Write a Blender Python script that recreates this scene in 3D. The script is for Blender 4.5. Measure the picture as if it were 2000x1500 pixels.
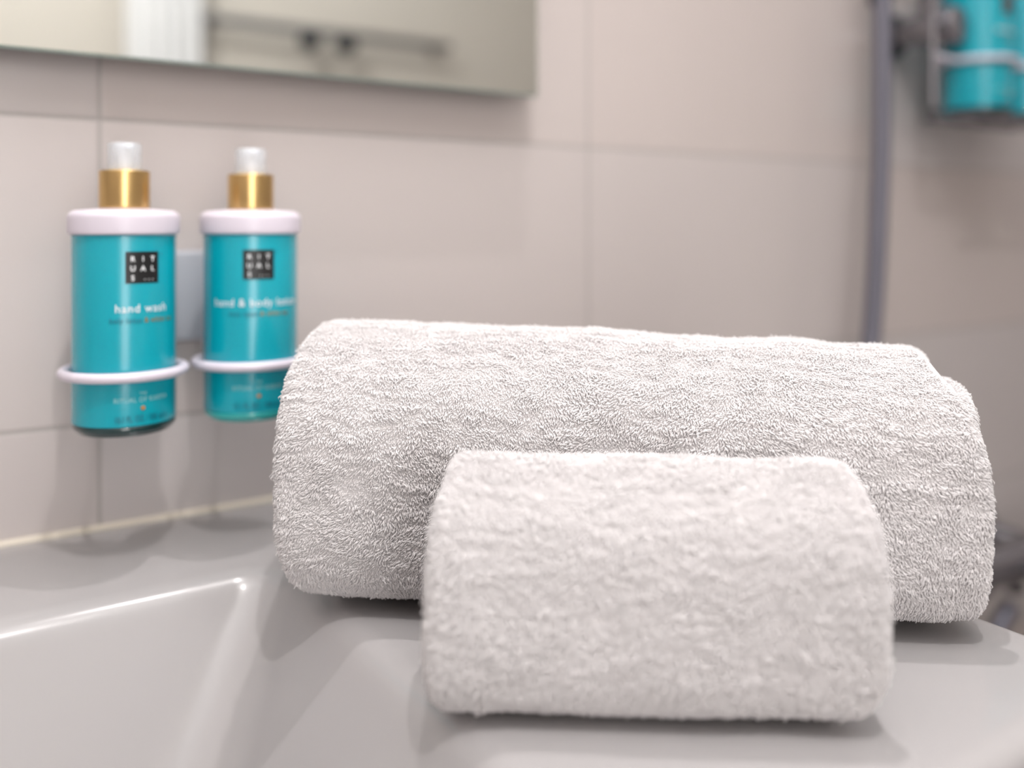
import bpy, bmesh, math
import numpy as np
from mathutils import Vector, Matrix

# ------------------------------------------------------------------ clear
for o in list(bpy.data.objects):
    bpy.data.objects.remove(o, do_unlink=True)
S = bpy.context.scene
C = S.collection
PI = math.pi

# ------------------------------------------------------------------ place
# World: X runs along the tiled wall, the wall is y = 0, the room is y < 0,
# z = 0 is the floor; the washbasin top is at z = DECK.
DECK = 0.85
EYE = DECK + 0.2016
DIST = 0.659
YAW = math.atan2(1800, 2730)         # camera axis against the wall's normal

# ------------------------------------------------------------------ camera
cam_d = bpy.data.cameras.new('camera')
cam = bpy.data.objects.new('camera', cam_d)
C.objects.link(cam)
cam.location = (0, -DIST, EYE)
cam.rotation_euler = (PI/2, 0, -YAW)
cam_d.sensor_fit = 'HORIZONTAL'
cam_d.sensor_width = 36
cam_d.lens = 32.4
cam_d.shift_y = -(750-438)/2000.0
cam_d.clip_start = 0.01
cam_d.clip_end = 20
cam_d.dof.use_dof = True
cam_d.dof.focus_distance = 0.452
cam_d.dof.aperture_fstop = 2.3
cam_d.dof.aperture_blades = 0
S.camera = cam

# ------------------------------------------------------------------ world, exposure
w = bpy.data.worlds.new('world')
S.world = w
w.use_nodes = True
w.node_tree.nodes['Background'].inputs[0].default_value = (0.9, 0.93, 1.0, 1)
w.node_tree.nodes['Background'].inputs[1].default_value = 0.3
S.view_settings.view_transform = 'Standard'
S.view_settings.look = 'None'
S.view_settings.gamma = 1
S.view_settings.use_curve_mapping = False
S.view_settings.exposure = 0.12

# ------------------------------------------------------------------ lights
def spot(name, loc, target, power, size, blend, radius, col):
    l = bpy.data.lights.new(name, 'SPOT')
    l.energy = power; l.spot_size = size; l.spot_blend = blend
    l.shadow_soft_size = radius; l.color = col
    o = bpy.data.objects.new(name, l); C.objects.link(o)
    o.location = loc
    o.rotation_euler = (Vector(target)-Vector(loc)).to_track_quat('-Z', 'Y').to_euler()
    return o
def area(name, loc, target, power, sx, sy, col):
    l = bpy.data.lights.new(name, 'AREA')
    l.energy = power; l.shape = 'RECTANGLE'; l.size = sx; l.size_y = sy; l.color = col
    o = bpy.data.objects.new(name, l); C.objects.link(o)
    o.location = loc
    o.rotation_euler = (Vector(target)-Vector(loc)).to_track_quat('-Z', 'Y').to_euler()
    return o
def point(name, loc, power, radius, col):
    l = bpy.data.lights.new(name, 'POINT')
    l.energy = power; l.shadow_soft_size = radius; l.color = col
    o = bpy.data.objects.new(name, l); C.objects.link(o)
    o.location = loc
    return o
# ceiling downlight in front of the mirror (throws the shadows on the wall)
point('downlight_front', (0.06, -0.80, 2.13), 22, 0.008, (1.0, 0.965, 0.955))
# ceiling downlight over the washbasin's shelf (throws the towels' short shadows)
spot('downlight_shelf', (0.36, -0.27, 2.20), (0.38, -0.36, 0.85), 24, math.radians(60), 1.0, 0.010, (1.0, 0.965, 0.96))
# added soft fill under the ceiling, stands for no real lamp
area('ceiling_fill', (0.2, -0.95, 2.36), (0.2, -0.95, 0), 13, 2.2, 1.35, (0.94, 0.97, 1.0))

# added soft fill behind the camera, brightens towel fronts and tiles
area('front_fill', (-0.05, -1.66, 1.02), (0.36, -0.15, 0.98), 2.9, 0.62, 1.60, (1.0, 0.98, 0.97))
bpy.data.lights['front_fill'].spread = math.radians(80)

# ------------------------------------------------------------------ materials
def s2l(c):
    return tuple((v/12.92 if v <= 0.04045 else ((v+0.055)/1.055)**2.4) for v in [x/255.0 for x in c])
def mat(name, rgb, rough=0.5, metal=0.0, **kw):
    m = bpy.data.materials.new(name); m.use_nodes = True
    b = m.node_tree.nodes['Principled BSDF']
    b.inputs['Base Color'].default_value = (*s2l(rgb), 1)
    b.inputs['Roughness'].default_value = rough
    b.inputs['Metallic'].default_value = metal
    for k, v in kw.items():
        b.inputs[k.replace('_', ' ')].default_value = v
    return m
def nd(m, t, **kw):
    n = m.node_tree.nodes.new(t)
    for k, v in kw.items(): setattr(n, k, v)
    return n
def noise_bump(m, scale, strength, dist=0.001, stretch=(1, 1, 1)):
    tc = nd(m, 'ShaderNodeTexCoord'); mp = nd(m, 'ShaderNodeMapping'); nz = nd(m, 'ShaderNodeTexNoise'); bp = nd(m, 'ShaderNodeBump')
    mp.inputs['Scale'].default_value = stretch
    nz.inputs['Scale'].default_value = scale
    bp.inputs['Strength'].default_value = strength; bp.inputs['Distance'].default_value = dist
    L = m.node_tree.links
    L.new(tc.outputs['Object'], mp.inputs[0]); L.new(mp.outputs[0], nz.inputs['Vector'])
    L.new(nz.outputs[0], bp.inputs['Height'])
    L.new(bp.outputs[0], m.node_tree.nodes['Principled BSDF'].inputs['Normal'])
def rough_noise(m, scale, lo, hi):
    tc = nd(m, 'ShaderNodeTexCoord'); nz = nd(m, 'ShaderNodeTexNoise'); mr = nd(m, 'ShaderNodeMapRange')
    nz.inputs['Scale'].default_value = scale
    mr.inputs['To Min'].default_value = lo; mr.inputs['To Max'].default_value = hi
    L = m.node_tree.links
    L.new(tc.outputs['Object'], nz.inputs['Vector']); L.new(nz.outputs[0], mr.inputs[0])
    L.new(mr.outputs[0], m.node_tree.nodes['Principled BSDF'].inputs['Roughness'])

def tile_material(name, rgb, grout, W, H, off_u, off_v, axis='X'):
    """glossy wall tiles in straight bond: grid lines from the wall's own coordinates"""
    m = mat(name, rgb, 0.22)
    T = m.node_tree; L = T.links; b = T.nodes['Principled BSDF']
    tc = nd(m, 'ShaderNodeTexCoord'); sp = nd(m, 'ShaderNodeSeparateXYZ')
    L.new(tc.outputs['Object'], sp.inputs[0])
    def M(op, a, bb, c=None):
        n = nd(m, 'ShaderNodeMath', operation=op)
        for i, v in enumerate((a, bb, c)):
            if v is None: continue
            if isinstance(v, (int, float)): n.inputs[i].default_value = v
            else: L.new(v, n.inputs[i])
        return n.outputs[0]
    u = M('SUBTRACT', sp.outputs[axis], off_u); v = M('SUBTRACT', sp.outputs['Z'], off_v)
    cu = M('DIVIDE', u, W); cv = M('DIVIDE', v, H)
    du = M('MULTIPLY', M('ABSOLUTE', M('SUBTRACT', cu, M('ROUND', cu, 0)), 0), W)
    dv = M('MULTIPLY', M('ABSOLUTE', M('SUBTRACT', cv, M('ROUND', cv, 0)), 0), H)
    d = M('MINIMUM', du, dv)
    mr = nd(m, 'ShaderNodeMapRange'); mr.interpolation_type = 'SMOOTHSTEP'
    mr.inputs['From Min'].default_value = 0.0006; mr.inputs['From Max'].default_value = 0.0022
    L.new(d, mr.inputs[0])
    # per-tile tint
    wn = nd(m, 'ShaderNodeTexWhiteNoise'); wn.noise_dimensions = '2D'
    cb = nd(m, 'ShaderNodeCombineXYZ'); L.new(M('FLOOR', cu, 0), cb.inputs[0]); L.new(M('FLOOR', cv, 0), cb.inputs[1])
    L.new(cb.outputs[0], wn.inputs['Vector'])
    tint = nd(m, 'ShaderNodeMixRGB'); tint.inputs[1].default_value = (*s2l(rgb), 1)
    tint.inputs[2].default_value = (*s2l((rgb[0]+1, rgb[1]-3, rgb[2]-6)), 1)
    L.new(wn.outputs['Value'], tint.inputs[0])
    mx = nd(m, 'ShaderNodeMixRGB'); mx.inputs[1].default_value = (*s2l(grout), 1)
    L.new(mr.outputs[0], mx.inputs[0]); L.new(tint.outputs[0], mx.inputs[2])
    L.new(mx.outputs[0], b.inputs['Base Color'])
    nz = nd(m, 'ShaderNodeTexNoise'); nz.inputs['Scale'].default_value = 9
    L.new(tc.outputs['Object'], nz.inputs['Vector'])
    hh = M('ADD', M('MULTIPLY', mr.outputs[0], 1.0), M('MULTIPLY', nz.outputs[0], 0.5))
    bp = nd(m, 'ShaderNodeBump'); bp.inputs['Strength'].default_value = 0.35; bp.inputs['Distance'].default_value = 0.0012
    L.new(hh, bp.inputs['Height']); L.new(bp.outputs[0], b.inputs['Normal'])
    return m

TW, TH, TU, TV = 0.409, 0.2011, 0.108, EYE+0.0694
M_TILE = tile_material('wall_tile', (192, 186, 185), (170, 164, 161), TW, TH, TU, TV)
M_TILE_SIDE = tile_material('wall_tile_side', (192, 186, 185), (170, 164, 161), TW, TH, 0, TV, 'Y')
M_FLOOR = tile_material('floor_tile', (120, 112, 106), (90, 85, 80), 0.3, 0.3, 0, 0)
M_CEIL = mat('ceiling_paint', (235, 233, 230), 0.8); noise_bump(M_CEIL, 60, 0.1)
M_CERAMIC = mat('white_ceramic', (166, 163, 163), 0.2); noise_bump(M_CERAMIC, 14, 0.04, 0.002)
M_SEAL = mat('silicone_seal', (208, 199, 184), 0.45); noise_bump(M_SEAL, 120, 0.2)
M_TERRY = mat('white_terry', (255, 252, 252), 0.95)
_t = M_TERRY.node_tree; _tr = _t.nodes.new('ShaderNodeBsdfTranslucent'); _tr.inputs[0].default_value = (*s2l((255, 253, 253)), 1)
_mx = _t.nodes.new('ShaderNodeMixShader'); _mx.inputs[0].default_value = 0.28
_t.links.new(_t.nodes['Principled BSDF'].outputs[0], _mx.inputs[1]); _t.links.new(_tr.outputs[0], _mx.inputs[2])
_t.links.new(_mx.outputs[0], _t.nodes['Material Output'].inputs['Surface'])
noise_bump(M_TERRY, 300, 0.3, 0.0006)
M_TEAL = mat('teal_bottle', (0, 158, 176), 0.22, Coat_Weight=0.4, Coat_Roughness=0.15, Subsurface_Weight=0.0); rough_noise(M_TEAL, 20, 0.2, 0.3)
M_TEAL_BASE = mat('dark_teal_glass', (0, 46, 48), 0.08, Coat_Weight=1.0); rough_noise(M_TEAL_BASE, 20, 0.05, 0.1)
M_TURQ_BASE = mat('turquoise_glass', (30, 165, 165), 0.08, Coat_Weight=1.0); rough_noise(M_TURQ_BASE, 20, 0.05, 0.1)
M_WPLASTIC = mat('white_plastic', (214, 206, 217), 0.35); noise_bump(M_WPLASTIC, 90, 0.05)
M_GOLD = mat('brushed_gold', (216, 182, 124), 0.28, 1.0); noise_bump(M_GOLD, 40, 0.15, 0.0005, (1, 1, 30))
M_CLEAR = mat('clear_plastic', (225, 230, 236), 0.08, Alpha=0.24); noise_bump(M_CLEAR, 50, 0.02)
M_PUMP = mat('milky_plastic', (236, 238, 244), 0.3); noise_bump(M_PUMP, 50, 0.02)
M_BLACK = mat('black_print', (14, 14, 16), 0.4); noise_bump(M_BLACK, 200, 0.05)
M_WHITE = mat('white_print', (236, 238, 240), 0.5); noise_bump(M_WHITE, 200, 0.05)
M_GREY_T = mat('pale_teal_print', (160, 218, 220), 0.5); noise_bump(M_GREY_T, 200, 0.05)
M_DKTEAL = mat('dark_teal_print', (0, 104, 122), 0.5); noise_bump(M_DKTEAL, 200, 0.05)
M_FOIL = mat('gold_foil', (196, 160, 90), 0.25, 0.8); noise_bump(M_FOIL, 200, 0.05)
M_ORANGE = mat('orange_print', (190, 128, 58), 0.4); noise_bump(M_ORANGE, 200, 0.05)
M_CHROME = mat('chrome', (150, 149, 154), 0.12, 1.0); rough_noise(M_CHROME, 30, 0.1, 0.2)
M_CHROME_D = mat('satin_steel', (128, 126, 130), 0.3, 1.0); rough_noise(M_CHROME_D, 30, 0.25, 0.4)
M_HOSE = mat('grey_hose', (112, 111, 122), 0.32, 0.5); noise_bump(M_HOSE, 1, 0.1)
M_RUBBER = mat('dark_grey_knob', (52, 54, 58), 0.4); noise_bump(M_RUBBER, 80, 0.1)
M_MIRROR = mat('mirror_silver', (238, 241, 236), 0.0, 1.0); rough_noise(M_MIRROR, 5, 0.0, 0.005)
M_PLATE = mat('shaded_grey_plastic', (164, 166, 173), 0.4); noise_bump(M_PLATE, 90, 0.05)  # plate's grey includes the bottles' shade, put into the colour
M_GLASS_E = mat('mirror_edge_glass', (150, 168, 160), 0.15); noise_bump(M_GLASS_E, 60, 0.05)
M_DRAPE = mat('white_cotton', (240, 240, 242), 0.85); noise_bump(M_DRAPE, 300, 0.2)

# ------------------------------------------------------------------ helpers
def link(o, parent=None):
    C.objects.link(o)
    if parent is not None: o.parent = parent
    return o
def meshobj(name, verts, faces, m, parent=None, smooth=True):
    me = bpy.data.meshes.new(name)
    me.from_pydata([tuple(v) for v in verts], [], faces)
    me.materials.append(m)
    if smooth: me.polygons.foreach_set('use_smooth', [True]*len(me.polygons))
    me.update()
    return link(bpy.data.objects.new(name, me), parent)
def bmobj(name, bm, m, parent=None, smooth=True, sharp=35):
    me = bpy.data.meshes.new(name)
    bmesh.ops.recalc_face_normals(bm, faces=bm.faces)
    bm.to_mesh(me); bm.free()
    me.materials.append(m)
    if smooth:
        me.polygons.foreach_set('use_smooth', [True]*len(me.polygons))
        me.set_sharp_from_angle(angle=math.radians(sharp))
    return link(bpy.data.objects.new(name, me), parent)
def thing(name, label, cat, loc=(0, 0, 0), group=None, rotz=0):
    o = bpy.data.objects.new(name, None); C.objects.link(o)
    o.location = loc; o.rotation_euler = (0, 0, rotz)
    o.empty_display_size = 0.02
    return tag(o, label, cat, group)
def tag(o, label=None, cat=None, group=None, kind=None):
    if label: o['label'] = label
    if cat: o['category'] = cat
    if group: o['group'] = group
    if kind: o['kind'] = kind
    return o
def add_box(bm, x0, x1, y0, y1, z0, z1, bev=0.0, seg=3):
    r = bmesh.ops.create_cube(bm, size=1)
    vs = r['verts']
    for v in vs:
        v.co = Vector(((x0+x1)/2+v.co.x*(x1-x0), (y0+y1)/2+v.co.y*(y1-y0), (z0+z1)/2+v.co.z*(z1-z0)))
    if bev > 0:
        es = list({e for v in vs for e in v.link_edges})
        bmesh.ops.bevel(bm, geom=es, offset=bev, segments=seg, profile=0.5, affect='EDGES')
def add_lathe(bm, prof, n=64, mtx=None):
    """prof: list of (r, z); r = 0 closes with a point"""
    rings = []
    for r, z in prof:
        if r < 1e-7:
            rings.append([bm.verts.new((0, 0, z))])
        else:
            rings.append([bm.verts.new((r*math.cos(2*PI*i/n), r*math.sin(2*PI*i/n), z)) for i in range(n)])
    for a, b in zip(rings, rings[1:]):
        for i in range(n):
            j = (i+1) % n
            if len(a) == 1 and len(b) == 1: continue
            if len(a) == 1: bm.faces.new((a[0], b[i], b[j]))
            elif len(b) == 1: bm.faces.new((a[i], a[j], b[0]))
            else: bm.faces.new((a[i], a[j], b[j], b[i]))
    if mtx is not None:
        vs = [v for r in rings for v in r]
        bmesh.ops.transform(bm, matrix=mtx, verts=vs)
def rounded(prof_pts, rad=0.0015, seg=4):
    """rounds the corners of a lathe profile"""
    out = [prof_pts[0]]
    for i in range(1, len(prof_pts)-1):
        p0, p1, p2 = [Vector(prof_pts[k]) for k in (i-1, i, i+1)]
        a = (p0-p1); b = (p2-p1)
        r = min(rad, a.length*0.45, b.length*0.45)
        A = p1+a.normalized()*r; B = p1+b.normalized()*r
        for k in range(seg+1):
            t = k/seg
            q = A*(1-t)**2+p1*2*t*(1-t)+B*t*t
            out.append((q.x, q.y))
    out.append(prof_pts[-1])
    return out
def add_tube(bm, pts, r, n=12, closed=False, caps=True):
    P = [Vector(p) for p in pts]; N = len(P)
    rs = r if isinstance(r, (list, tuple)) else [r]*N
    tang = []
    for i in range(N):
        if closed: t = P[(i+1) % N]-P[i-1]
        else: t = P[min(i+1, N-1)]-P[max(i-1, 0)]
        tang.append(t.normalized())
    up = Vector((0, 0, 1)) if abs(tang[0].z) < 0.9 else Vector((1, 0, 0))
    nrm = (up-tang[0]*up.dot(tang[0])).normalized()
    rings = []
    for i in range(N):
        if i: nrm = (nrm-tang[i]*nrm.dot(tang[i])).normalized()
        bn = tang[i].cross(nrm)
        rings.append([bm.verts.new(P[i]+(nrm*math.cos(2*PI*k/n)+bn*math.sin(2*PI*k/n))*rs[i]) for k in range(n)])
    for i in range(N if closed else N-1):
        a, b = rings[i], rings[(i+1) % N]
        for k in range(n):
            bm.faces.new((a[k], a[(k+1) % n], b[(k+1) % n], b[k]))
    if not closed and caps:
        bm.faces.new(rings[0][::-1]); bm.faces.new(rings[-1])
def bez(pts, n=12):
    """Catmull-Rom through pts"""
    P = [Vector(p) for p in pts]; P = [P[0]*2-P[1]]+P+[P[-1]*2-P[-2]]
    out = []
    for i in range(1, len(P)-2):
        for k in range(n):
            t = k/n; a, b, c, d = P[i-1:i+3]
            out.append(0.5*((2*b)+(c-a)*t+(2*a-5*b+4*c-d)*t*t+(3*b-a-3*c+d)*t**3))
    out.append(P[-2]); return out

# ------------------------------------------------------------------ the room
XL, XR, YF, ZC = -0.75, 1.75, -1.70, 2.40
def plane_box(name, x0, x1, y0, y1, z0, z1, m, kind='structure'):
    bm = bmesh.new(); add_box(bm, x0, x1, y0, y1, z0, z1)
    o = bmobj(name, bm, m, smooth=False); o['kind'] = kind
    return o
plane_box('floor', XL-.1, XR+.1, YF-.1, .1, -0.1, 0, M_FLOOR)
plane_box('ceiling', XL-.1, XR+.1, YF-.1, .1, ZC, ZC+0.1, M_CEIL)
plane_box('wall_back', XL-.1, XR+.1, 0, 0.1, 0, ZC, M_TILE)
M_PAINT = mat('wall_paint', (214, 208, 200), 0.6); noise_bump(M_PAINT, 70, 0.1)
plane_box('wall_front', XL-.1, XR+.1, YF-.1, YF, 0, ZC, M_PAINT)
plane_box('wall_left', XL-.1, XL, YF, 0, 0, ZC, M_TILE_SIDE)
plane_box('wall_right', XR, XR+.1, YF, 0, 0, ZC, M_TILE_SIDE)

# ------------------------------------------------------------------ washbasin
def rrect(x0, x1, y0, y1, r, z, k=10, m=26):
    """rounded rectangle loop, fixed point count; r = radius or four radii (xmax ymax, xmin ymax, xmin ymin, xmax ymin)"""
    rr = [r]*4 if not isinstance(r, (list, tuple)) else r
    cs = [(x1-rr[0], y1-rr[0], 0, rr[0]), (x0+rr[1], y1-rr[1], 90, rr[1]), (x0+rr[2], y0+rr[2], 180, rr[2]), (x1-rr[3], y0+rr[3], 270, rr[3])]
    pts = []
    for i, (cx, cy, a0, q) in enumerate(cs):
        for j in range(k+1):
            a = math.radians(a0+90*j/k)
            pts.append(Vector((cx+q*math.cos(a), cy+q*math.sin(a), z)))
        nx = cs[(i+1) % 4]; b = math.radians(nx[2])
        nxt = Vector((nx[0]+nx[3]*math.cos(b), nx[1]+nx[3]*math.sin(b), z))
        last = pts[-1].copy()
        for j in range(1, m): pts.append(last.lerp(nxt, j/m))
    return pts
BX0, BX1, BY0, BY1 = -0.34, 0.187, -0.425, -0.127
def build_basin():
    z = DECK
    loops = []
    ox0, ox1, oy0, oy1 = -0.62, 0.468, -0.4705, -0.001
    def outer(ins, zz): return rrect(ox0+ins, ox1-ins, oy0+ins, oy1-0.0*ins, [0.002, 0.002, 0.05-ins, 0.05-ins], zz)
    loops.append(outer(0.10, z-0.16)); loops.append(outer(0.02, z-0.11)); loops.append(outer(0.0, z-0.09)); loops.append(outer(0, z-0.014))
    for j in range(1, 8):
        a = PI/2*j/7
        loops.append(outer(0.012*(1-math.cos(a)), z-0.012+0.012*math.sin(a)))
    loops.append(outer(0.03, z))
    def bowl(ins, dz, r): return rrect(BX0+ins*1.1, BX1-ins, BY0+ins*0.8, BY1-ins*0.95, r, z-dz)
    for t in (0.35, 0.7):
        a = rrect(ox0+0.03, ox1-0.03, oy0+0.03, oy1, [0.002, 0.002, 0.02, 0.02], z); b = bowl(-0.012, 0, 0.045)
        loops.append([p.lerp(q, t) for p, q in zip(a, b)])
    # rim fillet into sloping walls
    loops.append(bowl(-0.010, 0, 0.040))
    loops.append(bowl(-0.006, 0.0004, 0.036))
    loops.append(bowl(-0.002, 0.0014, 0.032))
    loops.append(bowl(0.002, 0.0036, 0.028))
    loops.append(bowl(0.0055, 0.0075, 0.026))
    loops.append(bowl(0.009, 0.0135, 0.026))
    for k in range(1, 9):
        t = k/8
        loops.append(bowl(0.009+0.046*t, 0.0135+0.074*t, 0.026+0.012*t))
    for k in range(1, 9):
        a = PI/2*k/8
        loops.append(bowl(0.055+0.036*math.sin(a)+0.002*k, 0.0875+0.030*(1-math.cos(a))*1.0+0.016*math.sin(a), 0.038+0.03*math.sin(a)))
    for s in (0.6, 0.3, 0.1):
        base = loops[-1] if s == 0.6 else base
        c = sum(base, Vector())/len(base)
        loops.append([c.lerp(p, s)-Vector((0, 0, 0.006*(1-s))) for p in base])
    verts = [p for l in loops for p in l]; n = len(loops[0]); faces = []
    for i in range(len(loops)-1):
        for j in range(n):
            k = (j+1) % n
            faces.append((i*n+j, i*n+k, (i+1)*n+k, (i+1)*n+j))
    faces.append(tuple(range(n-1, -1, -1)))
    faces.append(tuple((len(loops)-1)*n+j for j in range(n)))
    o = meshobj('washbasin', verts, faces, M_CERAMIC)
    o.data.set_sharp_from_angle(angle=math.radians(60))
    tag(o, 'white glazed ceramic washbasin with a broad flat shelf, towels lying on it', 'washbasin')
    return o
build_basin()
# silicone joint between basin and tiles
bm = bmesh.new()
add_tube(bm, [(-0.62, -0.001, DECK+0.0005), (0.466, -0.001, DECK+0.0002)], 0.0030, 10)
o = bmobj('trim_1', bm, M_SEAL); o['kind'] = 'structure'

# ------------------------------------------------------------------ mirror
mr_t = thing('wall_mirror', 'frameless rectangular wall mirror hanging above the two pump bottles', 'mirror', (-0.1, -0.03, EYE+0.106))
bm = bmesh.new(); add_box(bm, -0.45, 0.5405, -0.0002, 0.0035, 0.0, 0.80, 0.0006, 1)
bmobj('glass_edge', bm, M_GLASS_E, mr_t, smooth=False)
bm = bmesh.new(); add_box(bm, -0.4485, 0.539, -0.0009, -0.00025, 0.0015, 0.7985)
bmobj('mirror_glass', bm, M_MIRROR, mr_t, smooth=False)
bm = bmesh.new(); add_box(bm, -0.42, 0.50, 0.0037, 0.0296, 0.045, 0.76, 0.001, 1)
bmobj('mounting_frame', bm, M_CHROME_D, mr_t, smooth=False)

# ------------------------------------------------------------------ pump bottles
def text_on(parent, name, s, size, R, ang, z, m, squash=1.0, spacing=1.0, bold=0.0, align='CENTER'):
    cu = bpy.data.curves.new('t', 'FONT'); cu.body = s; cu.size = size; cu.align_x = align
    cu.space_character = spacing; cu.resolution_u = 3; cu.offset = bold
    to = bpy.data.objects.new('t', cu); C.objects.link(to)
    dg = bpy.context.evaluated_depsgraph_get()
    me = bpy.data.meshes.new_from_object(to.evaluated_get(dg))
    bpy.data.objects.remove(to); bpy.data.curves.remove(cu)
    bm = bmesh.new(); bm.from_mesh(me); bpy.data.meshes.remove(me)
    bmesh.ops.triangulate(bm, faces=bm.faces)
    for v in bm.verts:
        a = ang + v.co.x*squash/R
        v.co = Vector((R*math.sin(a), -R*math.cos(a), z+v.co.y))
    me = bpy.data.meshes.new(name); bm.to_mesh(me); bm.free(); me.materials.append(m)
    return link(bpy.data.objects.new(name, me), parent)
def patch_on(parent, name, w_, h, R, ang, z, m):
    bm = bmesh.new(); n = 10
    rows = []
    for zz in (z-h/2, z+h/2):
        for rr in (R, R-0.0003):
            rows.append([bm.verts.new((rr*math.sin(ang+(i/n-.5)*w_/R), -rr*math.cos(ang+(i/n-.5)*w_/R), zz)) for i in range(n+1)])
    for i in range(n):
        bm.faces.new((rows[0][i], rows[0][i+1], rows[2][i+1], rows[2][i]))
        bm.faces.new((rows[0][i], rows[1][i], rows[1][i+1], rows[0][i+1]))
        bm.faces.new((rows[2][i], rows[2][i+1], rows[3][i+1], rows[3][i]))
    return bmobj(name, bm, m, parent)

def make_bottle(loc, kind, label, group, rot=0.0, k=0.965, base_m=M_TEAL_BASE, pump_rot=0.3, full=True):
    """pump bottle standing at loc (bottom centre)"""
    t = thing('pump_bottle', label, 'bottle', loc, group, rot)
    R = 0.0297
    def up(z):                                    # heights above the coloured body
        return z if z < 0.1162 else (z+0.002 if z < 0.1561 else 0.1581+(z-0.1561)*1.13)
    def lat(name, prof, m, rad=0.0015, par=t, n=72):
        prof = [(a, up(b)) for a, b in prof]
        bm = bmesh.new(); add_lathe(bm, [(a*k, b*k) for a, b in rounded(prof, rad)], n)
        return bmobj(name, bm, m, par, sharp=50)
    lat('body', [(0, 0.0062), (R, 0.0062), (R, 0.1165), (0.0, 0.1165)], M_TEAL, 0.0006)
    lat('base', [(0, 0.0015), (R*0.86, 0.0015), (R*0.86, 0.0), (R-0.0028, 0.0), (R-0.0001, 0.0032), (R, 0.0061), (0, 0.0061)], base_m, 0.0012)
    lat('shoulder_cap', [(0, 0.1166), (0.0320, 0.1166), (0.0322, 0.1285), (0.0290, 0.1312), (0.014, 0.1325), (0, 0.1325)], M_WPLASTIC, 0.002)
    lat('gold_collar', [(0, 0.1326), (0.0146, 0.1326), (0.0146, 0.1555), (0.0105, 0.1560), (0, 0.1560)], M_GOLD, 0.0009)
    st = lat('pump_head', [(0, 0.1561), (0.0042, 0.1561), (0.0046, 0.163), (0.0060, 0.1675), (0.0060, 0.1702), (0.0, 0.1702)], M_PUMP, 0.0006, n=32)
    bm = bmesh.new(); add_box(bm, -0.0026*k, 0.0026*k, -0.0085*k, 0.002*k, up(0.1665)*k, up(0.1699)*k, 0.001*k)
    bmobj('nozzle', bm, M_PUMP, st)
    bm = bmesh.new()
    add_lathe(bm, [(a*k, up(b)*k) for a, b in [(0.0098, 0.1561), (0.0100, 0.1561), (0.0100, 0.1698), (0.0092, 0.1706), (0.0, 0.1707), (0.0, 0.1704), (0.0090, 0.1703), (0.0096, 0.1696), (0.0096, 0.1561), (0.0098, 0.1561)]], 48)
    bmobj('clear_overcap', bm, M_CLEAR, t, sharp=50)
    RR = (R+0.00015)*k
    lg = patch_on(t, 'logo_panel', 0.0196*k, 0.0186*k, RR+0.0001, 0.0, 0.0995*k, M_BLACK)
    q = RR+0.0003
    for row, (txt, zz) in enumerate((('RIT', 0.1031), ('UAL', 0.0975), ('S', 0.0919))):
        for c, ch in enumerate(txt):
            text_on(lg, 'letter', ch, 0.0043*k, q, ((c-1)*0.0058*k)/q, zz*k, M_WHITE, 1.0, bold=0.00008)
    text_on(lg, 'letter', '...', 0.0052*k, q, (0.0034*k)/q, 0.0921*k, M_WHITE, 1.0, 1.5)
    text_on(t, 'registered_mark', '®', 0.0022*k, q, 0.0118*k/q, 0.1063*k, M_DKTEAL)
    text_on(t, 'lettering', kind, 0.0068*k, q, 0.0, 0.0733*k, M_WHITE, 0.98, 1.12, bold=0.00003)
    a = text_on(t, 'lettering', 'holy lotus', 0.0041*k, q, -0.0005/q, 0.0672*k, M_DKTEAL, 1.0, 1.1, bold=0.00006, align='RIGHT')  # dark end of the foil's reflection, put into this word's colour
    b = text_on(t, 'lettering', '& white tea', 0.0041*k, q, 0.0007/q, 0.0672*k, M_FOIL, 0.95, 1.1, bold=0.00006, align='LEFT')
    text_on(t, 'lettering', 'THE', 0.0024*k, q, 0.0, 0.0248*k, M_GREY_T)
    text_on(t, 'lettering', 'RITUAL OF KARMA', 0.0040*k, q, 0.0, 0.0206*k, M_GREY_T, 0.88, 1.1)
    bm = bmesh.new(); add_lathe(bm, [(0, -0.0003), (0.0013*k, -0.0003), (0.0011*k, 0.0003), (0, 0.0004)], 16,
                                Matrix.Translation((0, -q, 0.0168*k)) @ Matrix.Rotation(PI/2, 4, 'X'))
    bmobj('emblem', bm, M_ORANGE, t)
    text_on(t, 'lettering', '10.1 FL. OZ. / 300 ml ℮', 0.0050*k, q, 0.0, 0.0092*k, M_DKTEAL, 0.66, 1.0, bold=0.00006)
    return t

HB = (0.1087, 0.184)     # X of the two bottles at the basin
HY = -0.078
Zb = EYE-0.1205
make_bottle((HB[0], HY, Zb), 'hand wash', 'teal hand wash pump bottle with dark green base, leftmost in the white holder', 'teal pump bottles above the washbasin', rot=math.radians(9))
make_bottle((HB[1], HY, Zb), 'hand & body lotion', 'teal hand and body lotion pump bottle, standing partly behind the large rolled towel', 'teal pump bottles above the washbasin', rot=math.radians(-8), base_m=M_TURQ_BASE)

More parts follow.
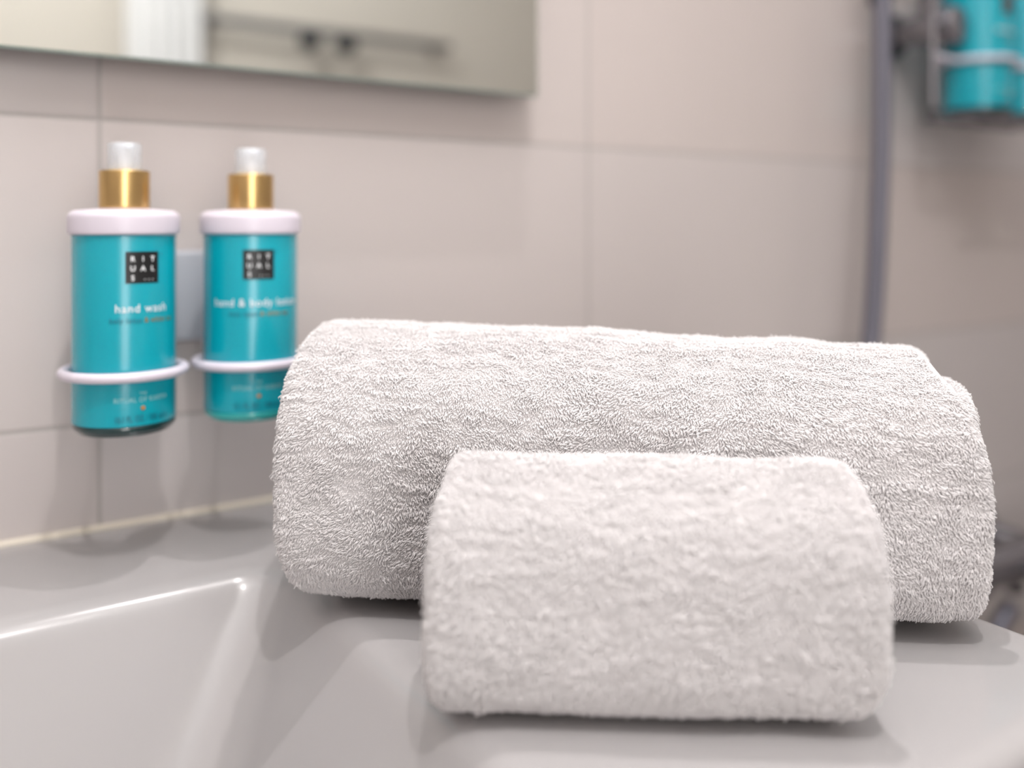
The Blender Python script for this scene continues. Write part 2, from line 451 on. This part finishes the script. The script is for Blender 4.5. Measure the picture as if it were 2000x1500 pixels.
# double wall holder: plate, arms, rings, small supports
ht = thing('bottle_holder', 'white double ring wall holder carrying two teal bottles above the washbasin', 'holder', (0.1465, -0.0, Zb+0.0345))
def prism(name, x0, x1, y0, y1, z0, z1, bev, m, par):
    bm = bmesh.new(); add_box(bm, x0, x1, y0, y1, z0, z1, bev); return bmobj(name, bm, m, par)
prism('back_plate', -0.050, 0.050, -0.012, 0.0, 0.006, 0.068, 0.003, M_PLATE, ht)
for hx in HB:
    bm = bmesh.new(); cx = hx-0.1465
    add_tube(bm, [(cx+0.0333*math.cos(a), HY+0.0333*math.sin(a), 0.0) for a in [2*PI*i/64 for i in range(64)]], 0.0030, 12, closed=True)
    rg = bmobj('ring', bm, M_WPLASTIC, ht)
    bm = bmesh.new()
    for sx in (-0.012, 0.012):
        add_tube(bm, bez([(cx+sx, HY+0.0318, 0.0), (cx+sx, -0.022, 0.001), (cx+sx*0.8, -0.011, 0.008)], 6), 0.0025, 10)
    bmobj('arm', bm, M_WPLASTIC, rg)

# ------------------------------------------------------------------ shower fittings on the same wall, further right
K3 = 1.22
SZ = EYE+0.1225
SY = -0.075
SX = (1.0195, 1.113)

make_bottle((SX[0], SY, SZ), 'hand wash', 'large teal pump bottle in the wire caddy, right beside the shower rail', 'large teal bottles in the shower caddy', k=K3)
make_bottle((SX[1], SY, SZ), 'hand wash', 'teal pump bottle in the wire caddy, cut off by the right picture edge', 'large teal bottles in the shower caddy', k=K3)

ct = thing('wire_caddy', 'chrome wire shower caddy holding two large teal bottles on the wall', 'caddy', (0.955, 0.0, SZ-0.006))
RZ = 0.066
def cw(name, pts, r=0.0030, par=ct, m=M_CHROME, closed=False):
    bm = bmesh.new(); add_tube(bm, pts, r, 12, closed=closed); return bmobj(name, bm, m, par)
a0, a1, yy = -0.022, 0.215, SY
def arcpts(cx, cz, r, d0, d1, n=8):
    return [(cx+r*math.cos(math.radians(d0+(d1-d0)*i/n)), yy, cz+r*math.sin(math.radians(d0+(d1-d0)*i/n))) for i in range(n+1)]
frame_pts = [(a0, -0.004, 0.145), (a0, -0.06, 0.145)] + [(a0, yy+0.012*(1-math.sin(t)), 0.133+0.012*math.cos(t)) for t in [PI/2*i/5 for i in range(6)]][1:] + arcpts(a0+0.014, 0.0165, 0.014, 180, 270) + arcpts(a1-0.014, 0.0165, 0.014, 270, 360) + [(a1, yy, 0.133), (a1, -0.06, 0.145), (a1, -0.004, 0.145)]
fr = cw('frame', [(p[0], p[1], p[2]-0.0005) for p in frame_pts], 0.0036)
cw('bottom_wire', [(0.01, yy-0.030, 0.0022), (0.195, yy-0.030, 0.0022)], 0.0030)
cw('bottom_wire', [(0.01, yy+0.030, 0.0022), (0.195, yy+0.030, 0.0022)], 0.0030)
for bx in (0.02, 0.085, 0.118, 0.185):
    cw('cross_wire', [(bx, yy-0.036, 0.0022), (bx, yy+0.036, 0.0022)], 0.0030)
for sx in SX:
    cx = sx-0.955; rr = K3*0.0297+0.0040
    cw('ring', [(cx+rr*math.cos(t), yy+rr*math.sin(t), RZ) for t in [2*PI*i/56 for i in range(56)]], 0.0034, closed=True, m=M_WPLASTIC)
cw('ring_link', [(a0, yy, RZ), (SX[0]-0.955-K3*0.0297-0.004, yy, RZ)], 0.0034, m=M_WPLASTIC)
for mx in (a0, a1):
    bm = bmesh.new()
    add_lathe(bm, [(0, 0), (0.011, 0), (0.011, 0.003), (0.006, 0.004), (0, 0.004)], 24, Matrix.Translation((mx, 0, 0.1445)) @ Matrix.Rotation(PI/2, 4, 'X'))
    bmobj('wall_flange', bm, M_CHROME, ct)

# shower rail with its lower bracket, slider and hand shower
VZ = EYE+0.2185
VX = 0.962
sr = thing('shower_rail', 'chrome vertical shower rail ending in a round wall bracket beside the caddy', 'shower rail', (VX, 0.0, VZ))
bm = bmesh.new()
prof = rounded([(0, 0), (0.0145, 0), (0.0145, 0.010), (0.0170, 0.034), (0.0205, 0.066), (0.0205, 0.088), (0, 0.088)], 0.003)
add_lathe(bm, prof, 40, Matrix.Rotation(PI/2, 4, 'X'))
bmobj('lower_bracket', bm, M_CHROME, sr)
bm = bmesh.new(); add_lathe(bm, rounded([(0, -0.006), (0.024, -0.006), (0.024, 0.0001), (0, 0.0001)], 0.001), 32, Matrix.Translation((0, -0.006, 0)) @ Matrix.Rotation(-PI/2, 4, 'X'))
bmobj('wall_collar', bm, M_RUBBER, sr)
bm = bmesh.new(); add_tube(bm, [(-0.002, -0.056, 0.012), (-0.002, -0.056, 0.62)], 0.0125, 24)
bmobj('pole', bm, M_CHROME, sr)
bm = bmesh.new(); add_lathe(bm, rounded([(0, 0), (0.016, 0), (0.016, 0.07), (0, 0.07)], 0.003), 32, Matrix.Translation((-0.002, 0, 0.60)) @ Matrix.Rotation(PI/2, 4, 'X'))
bmobj('upper_bracket', bm, M_CHROME, sr)
bm = bmesh.new(); add_box(bm, -0.07, 0.020, -0.078, -0.036, 0.385, 0.425, 0.008)
bmobj('slider', bm, M_CHROME, sr)

# hand shower in the slider (above the picture) and its hose
HX, HYY = 0.876, -0.050
hs = thing('hand_shower', 'chrome hand shower parked on the rail with a hanging grey hose', 'hand shower', (HX, HYY, EYE+0.62))
bm = bmesh.new(); add_tube(bm, [(0, 0, 0.0), (0, -0.002, 0.06), (0, -0.012, 0.14), (0, -0.035, 0.20)], [0.0095, 0.012, 0.012, 0.014], 20)
bmobj('handle', bm, M_CHROME, hs)
bm = bmesh.new(); add_lathe(bm, rounded([(0, 0), (0.045, 0), (0.048, 0.012), (0.02, 0.024), (0, 0.024)], 0.004), 40, Matrix.Translation((0, -0.055, 0.20)) @ Matrix.Rotation(math.radians(-25), 4, 'X'))
bmobj('spray_head', bm, M_CHROME, hs)
hp = [(0, 0, 0.0), (0.001, 0.0, -0.15), (0.002, 0, -0.30), (0.0035, 0, -0.42), (0.001, 0, -0.54), (-0.004, 0.0, -0.62), (-0.013, 0.0, -0.72), (-0.030, 0.0, -0.82),
      (-0.035, -0.002, -0.93), (0.0, -0.008, -1.05), (0.07, -0.012, -1.11), (0.15, -0.02, -1.12), (0.195, -0.027, -1.08), (0.205, -0.030, -1.063)]
HOSE_PTS = hp
bm = bmesh.new(); add_tube(bm, bez(hp, 14), 0.0100, 16)
bmobj('hose', bm, M_HOSE, hs)

# bath mixer low on the wall, seen past the end of the big towel
MZ = EYE-0.392
mt = thing('bath_mixer', 'chrome wall mixer tap low on the tiles behind the large towel end', 'mixer tap', (1.09, 0, MZ))
bm = bmesh.new(); add_tube(bm, [(-0.09, -0.08, 0), (0.09, -0.08, 0)], 0.023, 32)
bmobj('body', bm, M_CHROME, mt)
for s in (-1, 1):
    bm = bmesh.new(); add_lathe(bm, rounded([(0, 0), (0.028, 0), (0.030, 0.02), (0.026, 0.05), (0, 0.05)], 0.004), 32, Matrix.Translation((s*0.088, -0.08, 0)) @ Matrix.Rotation(s*PI/2, 4, 'Y'))
    kn = bmobj('knob', bm, M_CHROME, mt)
    bm = bmesh.new(); add_tube(bm, [(s*0.112, -0.085, 0.02), (s*0.112, -0.098, 0.052)], [0.006, 0.004], 12); bmobj('lever', bm, M_CHROME, kn)
    bm = bmesh.new(); add_lathe(bm, rounded([(0, 0), (0.032, 0), (0.030, 0.008), (0.014, 0.010), (0.014, 0.07), (0, 0.07)], 0.002), 32, Matrix.Translation((s*0.06, 0, 0)) @ Matrix.Rotation(PI/2, 4, 'X'))
    bmobj('wall_union', bm, M_CHROME, mt)
bm = bmesh.new(); add_tube(bm, bez([(0, -0.09, -0.005), (0, -0.13, -0.012), (0, -0.16, -0.03), (0, -0.165, -0.05)], 6), 0.013, 20)
bmobj('spout', bm, M_CHROME, mt)
bm = bmesh.new(); add_tube(bm, [(0.0, -0.08, -0.02), (0.0, -0.08, -0.040)], 0.010, 16)
bmobj('hose_outlet', bm, M_CHROME, mt)

# ------------------------------------------------------------------ behind the camera: what the mirror shows
RZm = EYE+0.493
tr = thing('towel_rail', 'long grey wall rail with two dark knobs, seen in the mirror', 'rail', (0.95, YF, RZm))
bm = bmesh.new(); add_tube(bm, [(-0.36, -0.0+0.055, 0), (0.32, 0.055, 0)], 0.0115, 20); bmobj('bar', bm, M_CHROME_D, tr)
for kx in (-0.33, 0.29):
    bm = bmesh.new(); add_tube(bm, [(kx, 0.0, 0), (kx, 0.055, 0)], 0.009, 16); bmobj('bracket', bm, M_CHROME_D, tr)
for kx in (-0.098, 0.0):
    bm = bmesh.new(); add_lathe(bm, rounded([(0, 0), (0.022, 0), (0.027, 0.012), (0.025, 0.030), (0, 0.034)], 0.004), 28, Matrix.Translation((kx, 0.062, -0.030)) @ Matrix.Rotation(-PI/2, 4, 'X'))
    bmobj('knob', bm, M_RUBBER, tr)
def curtain():
    t = thing('shower_curtain', 'white pleated curtain hanging opposite the mirror, seen as a bright strip in it', 'curtain', (0.505, YF+0.085, 0.25))
    n = 160; x0, x1 = -0.090, 0.078; V = []; F = []
    for side in (0, 1):
        for j in range(14):
            z = 2.03*j/13
            for i in range(n):
                s_ = i/(n-1)
                x = x0+(x1-x0)*s_
                y = 0.014*math.sin(s_*2*PI*5.5+0.25*math.sin(z*3))*(1.0-0.25*j/13)+0.004*math.sin(s_*31+z*2)
                V.append((x, y+(0.002 if side else 0), z))
    m_ = 14*n
    for side in (0, 1):
        for j in range(13):
            for i in range(n-1):
                a = side*m_+j*n+i; f = (a, a+1, a+n+1, a+n); F.append(f if side == 0 else f[::-1])
    for j in range(13):
        for i in (0, n-1):
            a = j*n+i; F.append((a, a+n, m_+a+n, m_+a))
    meshobj('fabric', V, F, M_DRAPE, t)
    bm = bmesh.new(); add_tube(bm, [(-0.14, 0, 2.045), (0.14, 0, 2.045)], 0.009, 16)
    for s in (-0.14, 0.14): add_tube(bm, [(s*0.95, 0, 2.045), (s*0.95, -0.085, 2.045)], 0.006, 12)
    bmobj('curtain_rod', bm, M_CHROME_D, t)
curtain()

# ------------------------------------------------------------------ rolled terry towels
rng = np.random.default_rng(7)
def vnoise(x, y, seed):
    """smooth value noise in 0..1"""
    r = np.random.default_rng(seed); T = r.random((64, 64))
    xi = np.floor(x).astype(int); yi = np.floor(y).astype(int); fx = x-xi; fy = y-yi
    fx = fx*fx*(3-2*fx); fy = fy*fy*(3-2*fy)
    g = lambda a, b: T[a % 64, b % 64]
    return (g(xi, yi)*(1-fx)+g(xi+1, yi)*fx)*(1-fy)+(g(xi, yi+1)*(1-fx)+g(xi+1, yi+1)*fx)*fy
def fbm(x, y, seed, o=3):
    t = 0; a = 1; s = 0
    for k in range(o):
        t = t+a*vnoise(x*2**k, y*2**k, seed+k); s += a; a *= .5
    return t/s

class Roll:
    """a towel folded lengthways (so both ends are soft folds) and rolled up"""
    def __init__(self, L, a, b, t, turns, n_exp, seed, prot, theta0, lump, endbulge):
        self.L, self.a, self.b, self.t, self.turns, self.n, self.seed, self.prot = L, a, b, t, turns, n_exp, seed, prot
        self.th0 = theta0; self.tilt = 0.0; self.lump = lump; self.eb = endbulge
    def sect(self, th, off):
        """centre line of the layer: th radians wound (0 = outer free end), off inwards"""
        f = np.asarray(th)/(2*PI); k = np.floor(f); q = np.clip((f-k-0.80)/0.20, 0, 1)
        wind = (k+q*q*(3-2*q))*self.t*1.06       # each turn slips under the one before at the bottom
        A = self.a-self.t*0.5-wind; B = self.b-self.t*0.5-wind
        an = self.th0+th
        c, s = np.cos(an), np.sin(an)
        e = 2.0/self.n; eb = np.where(s < 0, 2.0/3.4, e)
        v = A*np.sign(c)*np.abs(c)**eb; w = B*np.sign(s)*np.abs(s)**eb
        return v, w
    def surf(self, th, q):
        """q in [0,4): 0-1 outer face left>right, 1-2 right fold, 2-3 inner face, 3-4 left fold"""
        v, w = self.sect(th, 0)
        d = 1e-3
        v2, w2 = self.sect(th+d, 0)
        tv, tw = v2-v, w2-w; ln = np.hypot(tv, tw)+1e-12
        nv, nw = tw/ln, -tv/ln            # outward
        r = self.t*0.5
        turn = np.clip(th/(2*PI), 0, 1)
        an = (self.th0+th)
        hL = self.L/2 - r + self.eb(an, -1, th)
        hR = self.L/2 - r + self.eb(an, +1, th)
        q = q % 4
        u = np.where(q < 1, -hL+(hL+hR)*q, np.where(q < 2, hR+r*np.sin((q-1)*PI), np.where(q < 3, hR-(hL+hR)*(q-2), -hL-r*np.sin((q-3)*PI))))
        h = np.where(q < 1, r, np.where(q < 2, r*np.cos((q-1)*PI), np.where(q < 3, -r, -r*np.cos((q-3)*PI))))
        # flat ends are a little fuller than the middle, cloth is uneven
        uu = u/(self.L)
        lum = self.lump*((fbm(u*22+5, w*22+v*9+9, self.seed)-.5)*1.5)
        soft = 1-np.clip(np.abs(u)/(self.L/2), 0, 1)**6*0.05
        sag = 1.0-0.022*np.cos(uu*PI)
        h2 = h*np.where(h > 0, 1.0, 0.92)+lum*np.where(h > 0, 1.0, 0.3)
        V = (v*soft+nv*h2); W = (w*soft*np.where(w > 0, sag, 1.0)+nw*h2)
        W = np.where(W > 0, W*(1-self.tilt*uu), W)
        W = np.where(W < -self.b*0.965, -self.b*0.965+(W+self.b*0.965)*0.12, W)
        return np.stack([u, V, W], -1)

def arc_theta(R, th0, th1, ds):
    th = np.linspace(th0, th1, 4000); v, w = R.sect(th, 0)
    s = np.concatenate([[0], np.cumsum(np.hypot(np.diff(v), np.diff(w)))])
    n = int(s[-1]/ds); return np.interp(np.linspace(0, s[-1], n), s, th), s[-1]

def make_towel(name, label, centre, ax, R, h, sp_u, sp_s, rad, seed, rows_amp=1.0):
    """centre: world point on the shelf under the roll; ax: world direction of the roll's axis"""
    t = thing(name, label, 'towel', centre)
    axv = Vector(ax).normalized(); t.rotation_euler = (0, 0, math.atan2(axv.y, axv.x))
    up = R.b*0.975
    # ---- cloth
    ths, Ls = arc_theta(R, 0, R.turns*2*PI, 0.004)
    nU = 70
    qs = np.concatenate([np.linspace(0, 1, nU, endpoint=False), np.linspace(1, 2, 9, endpoint=False), np.linspace(2, 3, nU, endpoint=False), np.linspace(3, 4, 9, endpoint=False)])
    T, Q = np.meshgrid(ths, qs, indexing='ij')
    P = R.surf(T, Q); P[..., 2] += up
    a, b = T.shape
    idx = np.arange(a*b).reshape(a, b)
    i0 = idx[:-1, :]; i1 = idx[1:, :]
    F = np.stack([i0, i1, np.roll(i1, -1, 1), np.roll(i0, -1, 1)], -1).reshape(-1, 4)
    me = bpy.data.meshes.new('cloth')
    caps = [list(idx[0, :]), list(idx[-1, ::-1])]
    me.from_pydata(P.reshape(-1, 3).tolist(), [], F.tolist()+caps)
    me.materials.append(M_TERRY); me.polygons.foreach_set('use_smooth', [True]*len(me.polygons))
    cl = link(bpy.data.objects.new('cloth', me), t)
    # ---- terry loops: one small bent loop per stitch, on all that can be seen
    th_o, s_o = arc_theta(R, 0, 2*PI*1.02, sp_s)
    rows = len(th_o)
    fold = R.t*PI/2
    nL = int(R.L/sp_u); nf = max(3, int(fold/sp_u))
    q1 = np.concatenate([(np.arange(nL)+.5)/nL, 1+(np.arange(nf)+.5)/nf*0.9, 3.1+(np.arange(nf)+.5)/nf*0.9])
    T, Q = np.meshgrid(th_o, q1, indexing='ij')
    g = np.random.default_rng(seed)
    T = T+(g.random(T.shape)-.5)*(th_o[1]-th_o[0])*1.0
    Q = Q+(g.random(Q.shape)-.5)*np.where(Q < 1, 1/nL, 1/nf)*1.0
    T = T.ravel(); Q = Q.ravel()
    # inner layers: their folds at both ends
    th_i, _ = arc_theta(R, 2*PI*1.02, R.turns*2*PI*0.98, sp_s*1.3)
    q2 = np.concatenate([1+(np.arange(nf)+.5)/nf, 3+(np.arange(nf)+.5)/nf])
    T2, Q2 = np.meshgrid(th_i, q2, indexing='ij')
    T = np.concatenate([T, T2.ravel()]); Q = np.concatenate([Q, Q2.ravel()])
    T = np.clip(T, 0.001, R.turns*2*PI)
    P0 = R.surf(T, Q)
    e1 = 0.004; du = R.surf(T, Q+e1)-P0; ds = R.surf(T+e1*2, Q)-P0
    du /= np.linalg.norm(du, axis=1)[:, None]+1e-12; ds /= np.linalg.norm(ds, axis=1)[:, None]+1e-12
    N = np.cross(ds, du); N /= np.linalg.norm(N, axis=1)[:, None]+1e-12
    c0 = P0*np.array([0, 1, 1]); flip = np.sum(N*c0, 1) < 0
    mid = (Q < 1); N[mid & flip] *= -1
    # folds: outward means away from the layer's own centre line
    v, w_ = R.sect(T, 0)
    cen = np.stack([np.where(Q < 2.5, R.L/2-R.t, -R.L/2+R.t), v, w_], -1)
    fl = np.sum(N*(P0-cen), 1) < 0; N[(~mid) & fl] *= -1
    keep = P0[:, 2] > -R.b*0.96
    P0, du, ds, N, T, Q = [x[keep] for x in (P0, du, ds, N, T, Q)]
    M = len(P0)
    arc = T*(R.a+R.b)/2
    x, y = P0[:, 0], arc
    # lean direction wanders over the cloth: this gives the wavy rows
    psi = (fbm(x*150+3, y*190+7, seed+11, 2)-.5)*2.6 + (fbm(x*26, y*26, seed+31, 2)-.5)*2.6 + (g.random(M)-.5)*1.2 + PI/2
    lean = 0.75+0.5*fbm(x*240, y*240, seed+51, 1)
    D = du*np.cos(psi)[:, None]+ds*np.sin(psi)[:, None]
    row = fbm(x*95+2*fbm(x*40, y*40, seed+5, 1), y*400+3*fbm(x*60, y*60, seed+9, 1), seed+71, 2)            # rows of fuller and thinner pile
    hh = h*((1-0.65*rows_amp)+1.25*rows_amp*row)*(0.75+0.5*g.random(M))*np.where(g.random(M) < 0.04, 1.45, 1.0)
    hh = hh[:, None]; lean = lean[:, None]
    p0 = P0-N*0.0006
    p1 = P0+N*hh*0.62+D*hh*lean*0.20
    p2 = P0+N*hh*0.98+D*hh*lean*0.75
    p3 = P0+N*hh*0.80+D*hh*lean*1.20
    side = np.cross(D, N); side /= np.linalg.norm(side, axis=1)[:, None]+1e-12
    rr = (rad*(0.8+0.5*g.random(M)))[:, None]
    K = 4
    ax2 = [N*0.25-D, N*0.0-D, N]
    VS = []
    for p, s_, A2, k_ in ((p0, 1.0, D, 1.1), (p1, 1.0, D, 1.1), (p2, 1.0, N, .9)):
        for i in range(K):
            an = 2*PI*i/K
            VS.append(p+(side*math.cos(an)-A2*(-1 if A2 is D else 1)*(-1)*math.sin(an) if A2 is D else side*math.cos(an)+A2*math.sin(an))*rr*k_)
    VS.append(p3)
    V = np.stack(VS, 1)                             # M, 13, 3
    V[..., 2] += up
    V[..., 2] = np.maximum(V[..., 2], 0.0003)
    f = []
    for k in range(2):
        for i in range(K):
            j = (i+1) % K
            f.append((k*K+i, k*K+j, (k+1)*K+j)); f.append((k*K+i, (k+1)*K+j, (k+1)*K+i))
    for i in range(K): f.append((2*K+i, 2*K+(i+1) % K, 12))
    f = np.array(f)
    F = (f[None]+(np.arange(M)*13)[:, None, None]).reshape(-1).astype(np.int32)
    me = bpy.data.meshes.new('pile')
    nv = M*13; nf_ = M*len(f)
    me.vertices.add(nv); me.vertices.foreach_set('co', V.reshape(-1).astype(np.float32))
    me.loops.add(nf_*3); me.loops.foreach_set('vertex_index', F)
    me.polygons.add(nf_); me.polygons.foreach_set('loop_start', np.arange(0, nf_*3, 3, dtype=np.int32))
    me.update(calc_edges=True); me.validate()
    me.polygons.foreach_set('use_smooth', [True]*nf_)
    me.materials.append(M_TERRY)
    p = link(bpy.data.objects.new('pile', me), t); p['kind'] = 'stuff'
    print('pile', name, M)
    return t

def cam_pt(lat, Z, z=0.0):
    """point given by its distance along and beside the viewing direction"""
    f = Vector((math.sin(YAW), math.cos(YAW), 0)); r = Vector((math.cos(YAW), -math.sin(YAW), 0))
    p = Vector((0, -DIST, 0))+f*Z+r*lat; p.z = z; return p

def eb_big(an, side, th):
    """where each layer's fold ends along the roll"""
    n = np.sin(an)
    outer = np.clip(1-(th-2*PI*0.98)/(0.3), 0, 1)
    if side > 0:
        return outer*(-0.0165*np.exp(-((np.mod(an, 2*PI)-2.0)/0.85)**2))+0.002*np.sin(3*an)+(1-outer)*(-0.003+0.007*np.exp(-((np.mod(an, 2*PI)-1.5)/0.7)**2))-0.003*np.clip(-n, 0, 1)**3
    return -0.002*(1-outer)+0.0012*np.sin(2*an+1)-0.012*np.clip(-n, 0, 1)**2.5-0.004*np.clip(n, 0, 1)**3
def eb_small(an, side, th):
    n = np.sin(an)
    outer = np.clip(1-(th-2*PI*0.98)/(0.3), 0, 1)
    if side > 0:
        return 0.0010*np.sin(2*an+side)-0.003*(1-outer)-0.015*np.clip(-n, 0, 1)**2.5-0.003*np.clip(n, 0, 1)**3
    return 0.0010*np.sin(2*an+side)-0.003*(1-outer)-0.006*np.clip(-n, 0, 1)**2.5-0.008*np.clip(n, 0, 1)**3

A = cam_pt(-0.114, 0.524, DECK); B = cam_pt(0.234, 0.486, DECK)
big = Roll((B-A).length, 0.061, 0.0715, 0.0155, 3.3, 2.6, 5, 0.01, math.radians(-70), 0.0040, eb_big)
big.tilt = 0.18
make_towel('rolled_towel', 'large white terry towel rolled up, lying behind the small roll', (A+B)/2, B-A, big, 0.00145, 0.00086, 0.00086, 0.00027, 3, 0.9)
A = cam_pt(-0.033, 0.400, DECK); B = cam_pt(0.147, 0.390, DECK)
small = Roll((B-A).length, 0.0365, 0.0506, 0.011, 2.7, 2.5, 15, 0.01, math.radians(-70), 0.0024, eb_small)
make_towel('rolled_towel', 'small white terry towel rolled up, nearest the camera in front of the large roll', (A+B)/2, B-A, small, 0.0017, 0.00088, 0.00088, 0.00027, 9, 0.55)
